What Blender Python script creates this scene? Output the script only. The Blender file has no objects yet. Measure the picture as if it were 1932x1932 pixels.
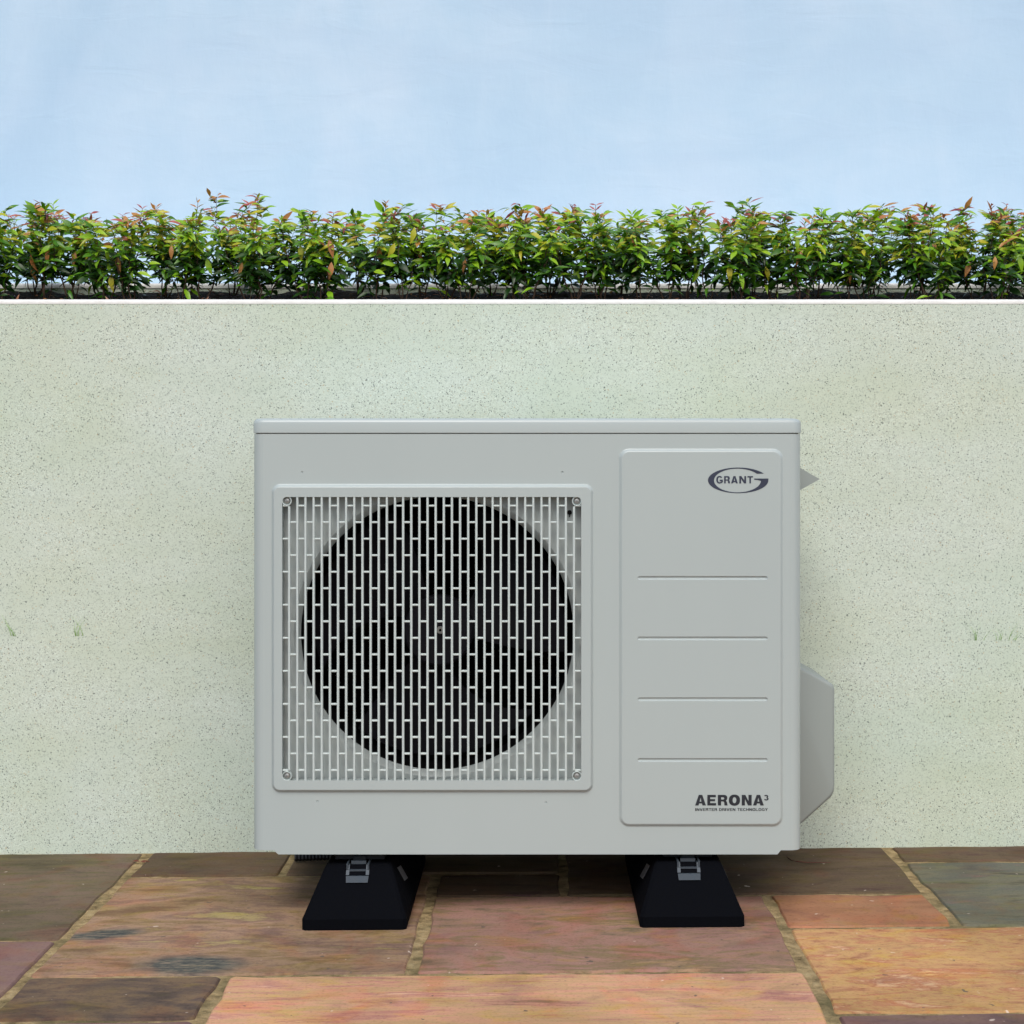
import bpy, bmesh, math, random
from mathutils import Vector, Matrix, noise
from mathutils.geometry import tessellate_polygon
R = math.radians
scn = bpy.context.scene
col = scn.collection
rng = random.Random(7)

# ------------------------------------------------------------------ camera
# eye level 0.83 m over the paving, lens with a small shift, wall square-on
CAM_D, CAM_H, F = 3.2, 0.83, 2820.0        # distance to wall, eye height, focal length in 1/1932 image widths
cam = bpy.data.cameras.new('camera'); camo = bpy.data.objects.new('camera', cam); col.objects.link(camo)
camo.location = (0, -CAM_D, CAM_H); camo.rotation_euler = (R(90), 0, 0)
cam.sensor_width = 36; cam.lens = 36*F/1932
cam.shift_x = -49/1932; cam.shift_y = -96/1932
cam.clip_start = .05; cam.clip_end = 200
scn.camera = camo

# ------------------------------------------------------------------ light
SUN_EL, SUN_AZ = 51, -16      # elevation; azimuth off the wall's normal, negative = from the left
w = bpy.data.worlds.new('World'); scn.world = w; w.use_nodes = True
wn = w.node_tree.nodes; wl = w.node_tree.links
sky = wn.new('ShaderNodeTexSky'); sky.sky_type = 'NISHITA'; sky.sun_disc = False
sky.sun_elevation = R(SUN_EL); sky.sun_rotation = R(180+SUN_AZ*-1*-1)
sky.air_density = 1.0; sky.dust_density = 3.0; sky.ozone_density = 1.0
wn['Background'].inputs['Strength'].default_value = .15
wl.new(sky.outputs[0], wn['Background'].inputs[0])
sun = bpy.data.lights.new('sun', 'SUN'); suno = bpy.data.objects.new('sun', sun); col.objects.link(suno)
sun.energy = 1.45; sun.angle = R(24); sun.color = (1, .965, .90)
sd = Vector((math.sin(R(SUN_AZ))*math.cos(R(SUN_EL)), -math.cos(R(SUN_AZ))*math.cos(R(SUN_EL)), math.sin(R(SUN_EL))))
suno.rotation_euler = sd.to_track_quat('Z', 'Y').to_euler(); suno.location = sd*8
scn.view_settings.view_transform = 'Standard'; scn.view_settings.look = 'None'
scn.view_settings.exposure = .22; scn.view_settings.gamma = 1; scn.view_settings.use_curve_mapping = False

# ------------------------------------------------------------------ helpers
def tag(o, label=None, cat=None, group=None, kind=None):
    if label: o['label'] = label
    if cat: o['category'] = cat
    if group: o['group'] = group
    if kind: o['kind'] = kind
    return o
def empty(name, loc=(0,0,0)):
    o = bpy.data.objects.new(name, None); o.empty_display_size = .1; o.location = loc; col.objects.link(o); return o
def mesh(name, v, f, mats, smooth=None, idx=None):
    m = bpy.data.meshes.new(name); m.from_pydata([tuple(p) for p in v], [], f); 
    for x in (mats if isinstance(mats, (list, tuple)) else [mats]): m.materials.append(x)
    if idx: m.polygons.foreach_set('material_index', idx)
    if smooth is not None:
        m.polygons.foreach_set('use_smooth', [True]*len(m.polygons))
        if smooth < 180: m.set_sharp_from_angle(angle=R(smooth))
    m.update(); return m
def obj(name, m, parent=None, loc=(0,0,0), rot=None):
    o = bpy.data.objects.new(name, m); col.objects.link(o); o.location = loc
    if rot is not None: o.rotation_euler = rot
    if parent: o.parent = parent
    return o
class MB:
    def __init__(s): s.v=[]; s.f=[]; s.i=[]
    def add(s, v, f, k=0):
        b=len(s.v); s.v+=[Vector(p) for p in v]; s.f+=[tuple(q+b for q in g) for g in f]; s.i+=[k]*len(f); return s
    def box(s, a, b, bev=0, k=0):
        bm = bmesh.new(); bmesh.ops.create_cube(bm, size=1)
        for q in bm.verts: q.co = Vector([(a[j]+b[j])/2+q.co[j]*(b[j]-a[j]) for j in range(3)])
        if bev: bmesh.ops.bevel(bm, geom=bm.edges[:], offset=bev, segments=2, affect='EDGES', profile=.5)
        bm.verts.index_update(); s.add([q.co.copy() for q in bm.verts], [[q.index for q in g.verts] for g in bm.faces], k); bm.free(); return s
    def loops(s, L, closed=True, k=0, cap0=False, cap1=False):
        n=len(L[0]); v=[p for l in L for p in l]; f=[]
        for a in range(len(L)-1):
            for j in range(n if closed else n-1):
                f.append((a*n+j, a*n+(j+1)%n, (a+1)*n+(j+1)%n, (a+1)*n+j))
        if cap0: f.append(tuple(range(n-1,-1,-1)))
        if cap1: f.append(tuple(range((len(L)-1)*n, len(L)*n)))
        return s.add(v, f, k)
    def tube(s, pts, rad, n=6, k=0, cap=True):
        L=[]
        for i,p in enumerate(pts):
            p=Vector(p); d=(Vector(pts[min(i+1,len(pts)-1)])-Vector(pts[max(i-1,0)])).normalized()
            a=d.orthogonal().normalized() if abs(d.z)<.9 else Vector((1,0,0)); a=(a-d*a.dot(d)).normalized(); b=d.cross(a)
            r=rad[i] if isinstance(rad,(list,tuple)) else rad
            L.append([p+a*r*math.cos(2*math.pi*j/n)+b*r*math.sin(2*math.pi*j/n) for j in range(n)])
        return s.loops(L, True, k, cap, cap)
    def cylY(s, x, z, y0, y1, r0, r1, n=24, k=0, cap0=True, cap1=True):
        c=lambda y,r:[(x+r*math.cos(2*math.pi*j/n), y, z+r*math.sin(2*math.pi*j/n)) for j in range(n)]
        return s.loops([c(y0,r0), c(y1,r1)], True, k, cap0, cap1)
    def fill(s, loops, k=0, flip=False):
        t=tessellate_polygon([[Vector(p) for p in l] for l in loops]); v=[p for l in loops for p in l]
        return s.add(v, [g for g in t], k)
    def build(s, name, mats, parent=None, smooth=None, loc=(0,0,0), rot=None, fixn=False):
        m=mesh(name, s.v, s.f, mats, smooth, s.i if isinstance(mats,(list,tuple)) else None)
        if fixn:
            bm=bmesh.new(); bm.from_mesh(m); bmesh.ops.recalc_face_normals(bm, faces=bm.faces[:]); bm.to_mesh(m); bm.free()
        return obj(name, m, parent, loc, rot)

# ------------------------------------------------------------------ materials
class NT:
    def __init__(s, name):
        s.m=bpy.data.materials.new(name); s.m.use_nodes=True; s.n=s.m.node_tree.nodes; s.l=s.m.node_tree.links
        s.b=s.n['Principled BSDF']
    def N(s, t, **k):
        q=s.n.new(t)
        for a,b in k.items():
            if a.startswith('i_'):
                a=a[2:]; a=int(a) if a.isdigit() else a.replace('_',' ')
                if isinstance(b, bpy.types.NodeSocket): s.l.new(b, q.inputs[a])
                else: q.inputs[a].default_value=b
            else: setattr(q,a,b)
        return q
    def co(s, scale=(1,1,1), kind='Object', rot=(0,0,0)):
        c=s.N('ShaderNodeTexCoord'); m=s.N('ShaderNodeMapping'); s.l.new(c.outputs[kind], m.inputs[0])
        m.inputs['Scale'].default_value=scale; m.inputs['Rotation'].default_value=rot; return m.outputs[0]
    def noise(s, vec, scale, detail=4, rough=.5, dist=0, w=None):
        q=s.N('ShaderNodeTexNoise', i_Scale=scale, i_Detail=detail, i_Roughness=rough, i_Distortion=dist)
        if w is not None: q.noise_dimensions='4D'; s.l.new(w, q.inputs['W']) 
        s.l.new(vec, q.inputs['Vector']); return q.outputs['Fac']
    def ramp(s, fac, stops, interp='LINEAR'):
        q=s.N('ShaderNodeValToRGB'); e=q.color_ramp.elements; q.color_ramp.interpolation=interp
        while len(e)<len(stops): e.new(.5)
        for i,(p,c) in enumerate(stops): 
            e[i].position=p; e[i].color=(*c,1) if isinstance(c,(tuple,list)) else (c,c,c,1)
        s.l.new(fac, q.inputs[0]); return q.outputs[0]
    def mix(s, fac, a, b, mode='MIX'):
        q=s.N('ShaderNodeMix', data_type='RGBA', blend_type=mode)
        for i,x in ((0,fac),(6,a),(7,b)):
            if isinstance(x, bpy.types.NodeSocket): s.l.new(x, q.inputs[i])
            elif i==0: q.inputs[0].default_value=x
            else: q.inputs[i].default_value=(*x,1) if len(x)==3 else x
        return q.outputs[2]
    def math(s, op, a, b=0, clamp=False):
        q=s.N('ShaderNodeMath', operation=op, use_clamp=clamp)
        for i,x in ((0,a),(1,b)):
            if isinstance(x, bpy.types.NodeSocket): s.l.new(x, q.inputs[i])
            else: q.inputs[i].default_value=x
        return q.outputs[0]
    def bump(s, h, strength=.3, dist=.001, prev=None):
        q=s.N('ShaderNodeBump', i_Strength=strength, i_Distance=dist); s.l.new(h, q.inputs['Height'])
        if prev: s.l.new(prev, q.inputs['Normal'])
        return q.outputs[0]
    def done(s, color=None, rough=None, normal=None, metal=None, spec=None):
        for k,x in (('Base Color',color),('Roughness',rough),('Normal',normal),('Metallic',metal),('Specular IOR Level',spec)):
            if x is None: continue
            if isinstance(x, bpy.types.NodeSocket): s.l.new(x, s.b.inputs[k])
            else: s.b.inputs[k].default_value=(*x,1) if isinstance(x,(tuple,list)) else x
        return s.m

def render_mat(name, tint=(1,1,1), smooth_rim=False):
    t=NT(name); c=t.co()
    v=t.N('ShaderNodeTexVoronoi', i_Scale=540.0); 
    dn=t.noise(c,90,2); dv=t.N('ShaderNodeVectorMath', operation='MULTIPLY_ADD'); dd=t.N('ShaderNodeTexNoise', i_Scale=160.0, i_Detail=2.0); t.l.new(c,dd.inputs['Vector'])
    t.l.new(dd.outputs['Color'],dv.inputs[0]); dv.inputs[1].default_value=(.004,.004,.004); t.l.new(c,dv.inputs[2]); t.l.new(dv.outputs[0], v.inputs['Vector'])
    sep=t.N('ShaderNodeSeparateColor'); t.l.new(v.outputs['Color'], sep.inputs[0])
    base=t.ramp(sep.outputs[0], [(0,(.60,.615,.545)),(.35,(.70,.725,.655)),(.7,(.665,.70,.64)),(1,(.80,.83,.77))])
    # patches of exposed aggregate between smoother skims
    big=t.noise(t.co((1,1,2.4)),3.2,5,.62); patch=t.ramp(big,[(.40,.08),(.60,1)])
    smooth=t.mix(t.noise(c,60,3),(.60,.64,.565),(.68,.71,.63))
    colr=t.mix(patch, smooth, base)
    gr=t.ramp(t.math('ADD',sep.outputs[1],t.math('MULTIPLY',big,-.10)),[(.80,0),(.84,1)])
    colr=t.mix(t.math('MULTIPLY',gr,.46), colr, (.30,.34,.31))
    dk=t.ramp(t.math('ADD',sep.outputs[2],t.math('MULTIPLY',big,.06)),[(.992,0),(1.0,1)])
    colr=t.mix(t.math('MULTIPLY',dk,.75), colr, (.07,.085,.09))
    tn=t.ramp(sep.outputs[2],[(0,1),(.006,1),(.008,0)],'LINEAR')
    colr=t.mix(t.math('MULTIPLY',tn,.7), colr, (.55,.36,.17))
    warm=t.noise(t.co((1,1,1.6)),1.7,4,.6)
    colr=t.mix(t.ramp(warm,[(.42,0),(.64,.55)]), colr, (.94,.92,.80),'MULTIPLY')
    cool=t.noise(t.co((.9,1,1.3),rot=(.4,.2,1)),1.3,3,.55)
    colr=t.mix(t.ramp(cool,[(.45,0),(.7,.6)]), colr, (.86,.95,.90),'MULTIPLY')
    colr=t.mix(1.0, colr, tint,'MULTIPLY')
    h=t.N('ShaderNodeTexVoronoi', feature='F1', i_Scale=540.0); t.l.new(dv.outputs[0], h.inputs['Vector'])
    hh=t.math('MULTIPLY',t.math('SUBTRACT',1,h.outputs['Distance']),patch)
    nb=t.bump(hh,.42,.0012); nb=t.bump(t.noise(c,14,4),.25,.004,nb)
    return t.done(colr,.9,nb,spec=.25)

M={}
M['render']=render_mat('pebble_render',(.835,.905,.88))
t=NT('white_rim'); c=t.co(); M['rim']=t.done(t.mix(t.ramp(t.noise(c,25,5,.7),[(.35,0),(.75,1)]),(.80,.80,.78),(.62,.63,.60)),.7,t.bump(t.noise(c,120,3),.2,.001))
# pale blue painted plaster with trowel streaks and hairline flaws
t=NT('blue_plaster'); c=t.co()
a=t.noise(c,1.1,6,.62,.6); b=t.noise(t.co((2.6,1,.9),rot=(0,.25,0)),2.2,5,.6,.8); d=t.noise(t.co((1,1,5)),1.2,5,.6,.8)
cc=t.ramp(a,[(.3,(.42,.59,.76)),(.5,(.465,.635,.795)),(.7,(.55,.69,.83))])
cc=t.mix(t.ramp(b,[(.45,0),(.75,.3)]),cc,(.60,.72,.855)); cc=t.mix(t.ramp(d,[(.45,0),(.75,.45)]),cc,(.43,.58,.75))
fl=t.ramp(t.noise(t.co((3,1,1)),9,6,.75,1.5),[(.70,0),(.74,1)]); cc=t.mix(t.math('MULTIPLY',fl,.35),cc,(.68,.77,.87))
sc=t.ramp(t.noise(t.co((8,1,1),rot=(0,.5,0)),14,3,.6,2),[(.735,0),(.76,1)]); cc=t.mix(t.math('MULTIPLY',sc,.5),cc,(.36,.50,.68))
nb=t.bump(t.noise(t.co((1,1,3)),5,5,.55,1),.22,.006); nb=t.bump(t.noise(t.co((3,1,1)),26,4,.6),.22,.002,nb)
M['blue']=t.done(cc,.62,nb,spec=.3)
# coated steel
def paint(name, colr, rough=.27):
    t=NT(name); c=t.co()
    cc=t.mix(t.noise(c,1.6,1,.4),colr,tuple(x*.90+y for x,y in zip(colr,(.022,.026,.02))))
    cc=t.mix(t.math('MULTIPLY',t.noise(t.co((1,1,.3)),11,3,.6),.16),cc,tuple(x*.72 for x in colr))
    rr=rough
    nb=t.bump(t.noise(c,3.0,1,.4),.10,.004); nb=t.bump(t.noise(c,420,2),.05,.0004,nb)
    return t.done(cc,rr,nb,spec=.5)
M['paint']=paint('grey_coated_steel',(.398,.462,.462))
M['grille']=paint('grille_plastic',(.52,.60,.59),.42)
M['shroud']=paint('shroud_steel',(.42,.47,.47),.5)
M['cover']=paint('pipe_cover_plastic',(.27,.31,.30),.5)
def simple(name,c0,rough,metal=0,var=.2,scale=30,spec=.5,bump=.1):
    t=NT(name); c=t.co(); n=t.noise(c,scale,4,.6)
    return t.done(t.mix(n,tuple(x*(1-var) for x in c0),tuple(min(1,x*(1+var)) for x in c0)),t.ramp(n,[(.3,max(0,rough-.08)),(.7,rough+.08)]),t.bump(n,bump,.001),metal,spec)
M['black']=simple('black_cavity',(.003,.003,.004),.7,spec=.1)
M['fan']=simple('black_fan_plastic',(.0055,.0055,.008),.6,spec=.08)
M['fin']=simple('dark_fins',(.002,.002,.003),.8,spec=.02)
M['steel']=simple('galvanised_steel',(.045,.06,.075),.5,.25,.25,60)
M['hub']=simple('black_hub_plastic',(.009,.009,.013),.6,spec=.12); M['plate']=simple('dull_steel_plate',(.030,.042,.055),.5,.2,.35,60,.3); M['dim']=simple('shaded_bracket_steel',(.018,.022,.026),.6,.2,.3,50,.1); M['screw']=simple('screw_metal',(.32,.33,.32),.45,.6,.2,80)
M['dark']=simple('dark_slot',(.16,.175,.175),.7)
M['rubber']=simple('recycled_rubber',(.0025,.003,.0045),.85,0,.35,110,.04,.35)
M['print']=simple('dark_blue_print',(.022,.030,.058),.5)
M['print2']=simple('dark_print',(.012,.016,.024),.5)
M['bark']=simple('shrub_bark',(.085,.055,.038),.85,0,.5,70,.2)
M['slot_grey']=simple('grey_side_recess',(.10,.11,.12),.7); M['hose']=simple('black_hose',(.01,.01,.012),.45)
t=NT('soil'); c=t.co(); n=t.noise(c,45,6,.7); M['soil']=t.done(t.ramp(n,[(.3,(.008,.006,.005)),(.55,(.03,.022,.016)),(.75,(.09,.055,.035))]),.95,t.bump(n,1,.012),spec=.1)
t=NT('joint_mortar'); c=t.co(); n=t.noise(c,38,6,.7); n2=t.noise(c,7,4,.6)
cc=t.ramp(n,[(.28,(.07,.05,.025)),(.40,(.22,.165,.085)),(.55,(.36,.27,.14)),(.8,(.50,.40,.23))])
cc=t.mix(t.ramp(n2,[(.5,0),(.68,.8)]),cc,(.10,.095,.045)); M['mortar']=t.done(cc,.95,t.bump(n,1,.01),spec=.1)

def leafmat(name, c0, c1, trans=.13):
    t=NT(name); oi=t.N('ShaderNodeObjectInfo'); c=t.co(kind='Generated'); g=t.N('ShaderNodeNewGeometry')
    rnd=t.math('FRACT',t.math('ADD',oi.outputs['Random'],t.math('MULTIPLY',g.outputs['Random Per Island'],3.7)))
    n=t.noise(t.co(),60,3); cc=t.mix(rnd,c0,c1); cc=t.mix(t.math('MULTIPLY',n,.35),cc,tuple(x*.5 for x in c0))
    t.done(cc,.38,spec=.5)
    tr=t.N('ShaderNodeBsdfTranslucent'); t.l.new(t.mix(1,cc,(1.5,1.7,.9),'MULTIPLY'),tr.inputs[0])
    mx=t.N('ShaderNodeMixShader'); mx.inputs[0].default_value=trans; t.l.new(t.b.outputs[0],mx.inputs[1]); t.l.new(tr.outputs[0],mx.inputs[2])
    t.l.new(mx.outputs[0], t.n['Material Output'].inputs[0]); return t.m
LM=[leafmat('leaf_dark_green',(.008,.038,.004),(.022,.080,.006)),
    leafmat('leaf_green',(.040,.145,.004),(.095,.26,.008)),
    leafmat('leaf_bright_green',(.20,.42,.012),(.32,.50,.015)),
    leafmat('leaf_yellow_green',(.38,.44,.02),(.50,.44,.03)),
    leafmat('leaf_orange',(.42,.16,.05),(.50,.26,.07)),
    leafmat('leaf_red_shoot',(.30,.055,.06),(.45,.12,.10)),
    leafmat('leaf_dry_brown',(.20,.075,.03),(.33,.13,.05),.15)]

# ------------------------------------------------------------------ paving
TILT=-.0078
patio=MB().box((-4.4,-5,-.2),(4.4,1.0,-.0035)).build('patio',M['mortar'],rot=(0,TILT,0)); tag(patio,kind='structure')
def slabmat(name, cs, sx=1.0, sy=3.5, con=1.0, stains=None, rot=0):
    t=NT(name); oi=t.N('ShaderNodeObjectInfo'); wv=t.math('MULTIPLY',oi.outputs['Random'],37.0)
    c=t.co((sx,sy,1),rot=(0,0,rot)); n=t.noise(c,3.4,7,.66,.9,wv); m2=t.noise(c,11,5,.7,.4,wv)
    f=t.math('ADD',t.math('MULTIPLY',n,.72),t.math('MULTIPLY',m2,.28))
    k=len(cs); lo,hi=.5-.16/con,.5+.16/con
    cc=t.ramp(f,[(lo+(hi-lo)*i/(k-1),x) for i,x in enumerate(cs)])
    u=t.co(); blot=t.noise(u,2.3,4,.6,.3,wv); cc=t.mix(t.ramp(blot,[(.42,0),(.62,.75)]),cc,(.62,.64,.58),'MULTIPLY')
    hue=t.noise(u,6.5,3,.6,1.2,wv); cc=t.mix(t.ramp(hue,[(.50,0),(.64,.75)]),cc,(1.06,.82,.76),'MULTIPLY'); hy=t.noise(t.co((1,2.2,1)),8.5,4,.6,1.2,wv); gp_=t.noise(t.co((1,1.8,1)),5.2,5,.65,.8,t.math('ADD',wv,9.3)); cc=t.mix(t.ramp(gp_,[(.53,0),(.64,.7)]),cc,(.70,.67,.80),'MULTIPLY'); cc=t.mix(t.ramp(hy,[(.52,0),(.64,.75)]),cc,(1.0,1.06,.66),'MULTIPLY')
    gr=t.noise(u,170,3,.6,0,wv); cc=t.mix(t.ramp(gr,[(.3,.5),(.48,0)]),cc,(.55,.5,.47),'MULTIPLY')
    pit=t.ramp(t.noise(u,48,2,.5,0,wv),[(.255,.85),(.29,0)]); cc=t.mix(pit,cc,(.10,.08,.065))
    lt=t.ramp(t.noise(u,62,2,.5,.3,wv),[(.72,0),(.77,.6)]); cc=t.mix(lt,cc,(.72,.62,.52))
    for (x,y,rx,ry,an) in (stains or []):
        mp=t.N('ShaderNodeMapping', vector_type='TEXTURE'); tc=t.N('ShaderNodeTexCoord')
        dd=t.N('ShaderNodeTexNoise', i_Scale=22.0, i_Detail=5.0, i_Roughness=.7); t.l.new(tc.outputs['Object'],dd.inputs['Vector'])
        av=t.N('ShaderNodeVectorMath', operation='MULTIPLY_ADD'); t.l.new(dd.outputs['Color'],av.inputs[0]); av.inputs[1].default_value=(.045,.03,0); t.l.new(tc.outputs['Object'],av.inputs[2])
        t.l.new(av.outputs[0],mp.inputs[0]); mp.inputs['Location'].default_value=(x+.022,y+.015,0); mp.inputs['Rotation'].default_value=(0,0,an); mp.inputs['Scale'].default_value=(rx,ry,1)
        ln=t.N('ShaderNodeVectorMath', operation='LENGTH')
        fl=t.N('ShaderNodeVectorMath', operation='MULTIPLY'); t.l.new(mp.outputs[0],fl.inputs[0]); fl.inputs[1].default_value=(1,1,0); t.l.new(fl.outputs[0],ln.inputs[0])
        mk=t.ramp(ln.outputs['Value'],[(.55,.95),(1.05,0)])
        st=t.noise(t.co((2,9,1),rot=(0,0,an+.3)),14,4,.7)
        mk=t.math('MULTIPLY',mk,t.ramp(st,[(.3,.45),(.5,1)]))
        cc=t.mix(mk,cc,t.ramp(st,[(.38,(.15,.15,.12)),(.58,(.030,.040,.042))]))
    nb=t.bump(f,.55,.006); nb=t.bump(gr,.25,.001,nb)
    return t.done(cc,.82,nb,spec=.3)
SM={
 'olive':slabmat('sandstone_olive',[(.085,.070,.040),(.13,.105,.060),(.17,.12,.085),(.12,.085,.055)],con=1.2),
 'tan':slabmat('sandstone_tan',[(.17,.10,.055),(.25,.165,.085),(.34,.22,.14),(.22,.135,.10),(.36,.28,.13)],con=1.35,stains=[(-.25,-.075,.085,.034,.25),(-.055,-.240,.105,.062,-.12)]),
 'rose':slabmat('sandstone_rose',[(.15,.115,.075),(.28,.175,.12),(.34,.19,.15),(.22,.155,.085),(.35,.22,.13)],con=1.35),
 'pink':slabmat('sandstone_pink',[(.25,.15,.085),(.48,.24,.17),(.50,.32,.16),(.60,.32,.20),(.46,.21,.16),(.70,.43,.29)],.8,6,1.2),
 'orange':slabmat('sandstone_orange',[(.30,.13,.07),(.47,.25,.12),(.52,.32,.13),(.44,.19,.10),(.62,.40,.22)],1.6,5,1.4),
 'salmon':slabmat('sandstone_salmon',[(.30,.14,.075),(.42,.20,.11),(.38,.22,.12)]),
 'green':slabmat('sandstone_grey_green',[(.085,.08,.055),(.165,.155,.105),(.12,.125,.10),(.18,.13,.11)],1,5,1.2),
 'umber':slabmat('sandstone_umber',[(.045,.035,.03),(.10,.07,.055),(.18,.12,.07),(.085,.06,.055)],1.2,3,1.2),
 'brown':slabmat('sandstone_brown',[(.07,.048,.028),(.115,.08,.045),(.14,.095,.06),(.09,.045,.04)],con=1.2),
 'plum':slabmat('sandstone_plum',[(.13,.08,.075),(.20,.12,.11),(.23,.15,.11)])}
def slab(x0,x1,y0,y1,mat,seed,gap=.0088,gy=.0062):
    r=random.Random(seed); cx,cy=(x0+x1)/2,(y0+y1)/2; hx,hy=(x1-x0)/2-gap,(y1-y0)/2-gy
    P=[]; rad=.004
    cs=[(-1,-1),(1,-1),(1,1),(-1,1)]
    for k in range(4):
        a=cs[k]; b=cs[(k+1)%4]; A=Vector((a[0]*hx,a[1]*hy)); B=Vector((b[0]*hx,b[1]*hy)); L=(B-A).length; d=(B-A)/L; n=Vector((d.y,-d.x))
        m=max(3,int(L/.045))
        for j in range(m+1):
            s=rad+(L-2*rad)*j/m; w=.0060*noise.noise(Vector((A.x+d.x*s,A.y+d.y*s,seed*3.1))*9)+.0050*noise.noise(Vector((A.x+d.x*s,A.y+d.y*s,seed*1.7))*31)
            P.append(A+d*s+n*w)
    z=r.uniform(-.001,.0012)
    def ins(q,dz):
        o=[]
        for p in P: o.append((p.x*(1-q/hx),p.y*(1-q/hy),dz))
        return o
    mb=MB().loops([ins(0,-.03),ins(0,-.006+z),ins(.0012,-.0022+z),ins(.004,z)],True,0,False,False)
    top=ins(.004,z); mb.add(top,[tuple(range(len(top)))])
    return mb.build('paving_slab',mat,patio,40,(cx,cy,0))
S=[(-1.5,-.832,-.59,0,'olive'),(-1.5,-.832,-1.05,-.59,'plum'),(-1.5,-.832,-1.5,-1.05,'tan'),
 (-.832,-.205,-.775,-.19,'tan'),(-.832,-.517,-.19,0,'brown'),(-.517,.05,-.19,0,'brown'),(-.205,.05,-.346,-.19,'brown'),
 (.05,.744,-.346,0,'brown'),(-.205,.436,-.775,-.346,'rose'),
 (-.832,-.505,-.969,-.775,'umber'),(-.832,-.505,-1.5,-.969,'plum'),(-.505,.436,-1.5,-.775,'pink'),
 (.436,.744,-.55,-.346,'salmon'),(.436,1.5,-.965,-.55,'orange'),(.436,1.5,-1.5,-.965,'plum'),
 (.744,1.5,-.55,-.125,'green'),(.744,1.5,-.125,0,'brown')]
for i,(a,b,c_,d,k) in enumerate(S):
    if k=='tan' and i==2: k='rose'
    slab(a,b,c_,d,SM[k],i+1)
keys=['rose','salmon','brown','green','orange','pink','plum']
sr=random.Random(3); n_=40
def fillreg(x0,x1,y0,y1):
    global n_
    y=y0
    while y<y1-.05:
        h=sr.choice((.28,.42,.56)); 
        if y1-(y+h)<.2: h=y1-y
        x=x0
        while x<x1-.05:
            ww=sr.choice((.42,.56,.84)); 
            if x1-(x+ww)<.25: ww=x1-x
            slab(x,x+ww,y,y+h,SM[sr.choice(keys)],n_); n_+=1; x+=ww
        y+=h
fillreg(-4.3,-1.5,-1.5,0); fillreg(1.5,4.3,-1.5,0); fillreg(-4.3,4.3,-4.9,-1.5)

# ------------------------------------------------------------------ planter and blue wall
WT=CAM_H+(870-564.3)/F*CAM_D        # top of the front wall
def profile_x(prof, x0, x1, name, mat, parent, smooth=35):
    return MB().loops([[(x0,p[0],p[1]) for p in prof],[(x1,p[0],p[1]) for p in prof]],True,0,True,True).build(name,mat,parent,smooth,fixn=True)
def arcp(cy,cz,r,a0,a1,n=6): return [(cy+r*math.cos(R(a0+(a1-a0)*i/n)), cz+r*math.sin(R(a0+(a1-a0)*i/n))) for i in range(n+1)]
pl=empty('planter',(0,0,0)); tag(pl,'long raised planter with speckled pale rendered front and white rounded rim','planter')
fw=MB().box((-4.3,0,-.12),(4.3,.07,WT-.010)).build('front_wall',M['render'],pl)
profile_x(arcp(.0068,WT-.0075,.0075,180,90)+arcp(.066,WT-.0075,.0075,90,0)+[(.0735,WT-.0102),(-.0008,WT-.0102)],-4.3,4.3,'rim',M['rim'],pl)
KY=.40; KT=CAM_H+(870-534)/F*(CAM_D+KY)
MB().box((-4.3,KY,.9),(4.3,KY+.07,KT-.0125)).build('back_kerb',M['render'],pl)
profile_x(arcp(KY+.006,KT-.008,.008,180,90)+arcp(KY+.066,KT-.008,.008,90,0)+[(KY+.074,KT-.0127),(KY-.002,KT-.0127)],-4.3,4.3,'kerb_rim',M['rim'],pl)
for s in (-1,1):
    xa,xb=sorted((s*4.301,s*4.24)); MB().box((xa,.0705,-.12),(xb,KY-.0005,WT-.011)).build('end_wall',M['render'],pl)
# soil, rising to the back
def soil_z(x,y):
    q=(y-.07)/(KY-.07); return WT-.016+.066*min(1,q*1.35)+.012*noise.noise(Vector((x*7,y*9,0)))+.006*noise.noise(Vector((x*28,y*30,4)))
mb=MB(); nx,ny=420,16; v=[]; f=[]
for j in range(ny+1):
    for i in range(nx+1):
        x=-4.23+8.46*i/nx; y=.0705+(KY-.071)*j/ny; v.append((x,y,soil_z(x,y)))
for j in range(ny):
    for i in range(nx): a=j*(nx+1)+i; f.append((a,a+1,a+nx+2,a+nx+1))
mb.add(v,f).build('soil',M['soil'],None,180); tag(bpy.data.objects['soil'],kind='structure')
BW=.85
tg=MB().box((-4.3,KY+.071,.9),(4.3,BW-.001,KT-.06)).build('upper_path',M['rim']); tag(tg,kind='structure')
mb=MB(); nx,nz=120,50; v=[];f=[]
for j in range(nz+1):
    for i in range(nx+1):
        x=-5+10*i/nx; z=.8+2.4*j/nz; v.append((x,BW-.003*noise.noise(Vector((x*1.6,0,z*1.6)))-.0015*noise.noise(Vector((x*6,3,z*5))),z))
for j in range(nz):
    for i in range(nx): a=j*(nx+1)+i; f.append((a,a+1,a+nx+2,a+nx+1))
mb.add(v,f); mb.box((-5,BW+.01,.8),(5,BW+.16,3.2)); bw=mb.build('blue_wall',M['blue'],None,50); tag(bw,'tall pale blue painted plaster wall rising behind the hedge','wall')

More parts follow.
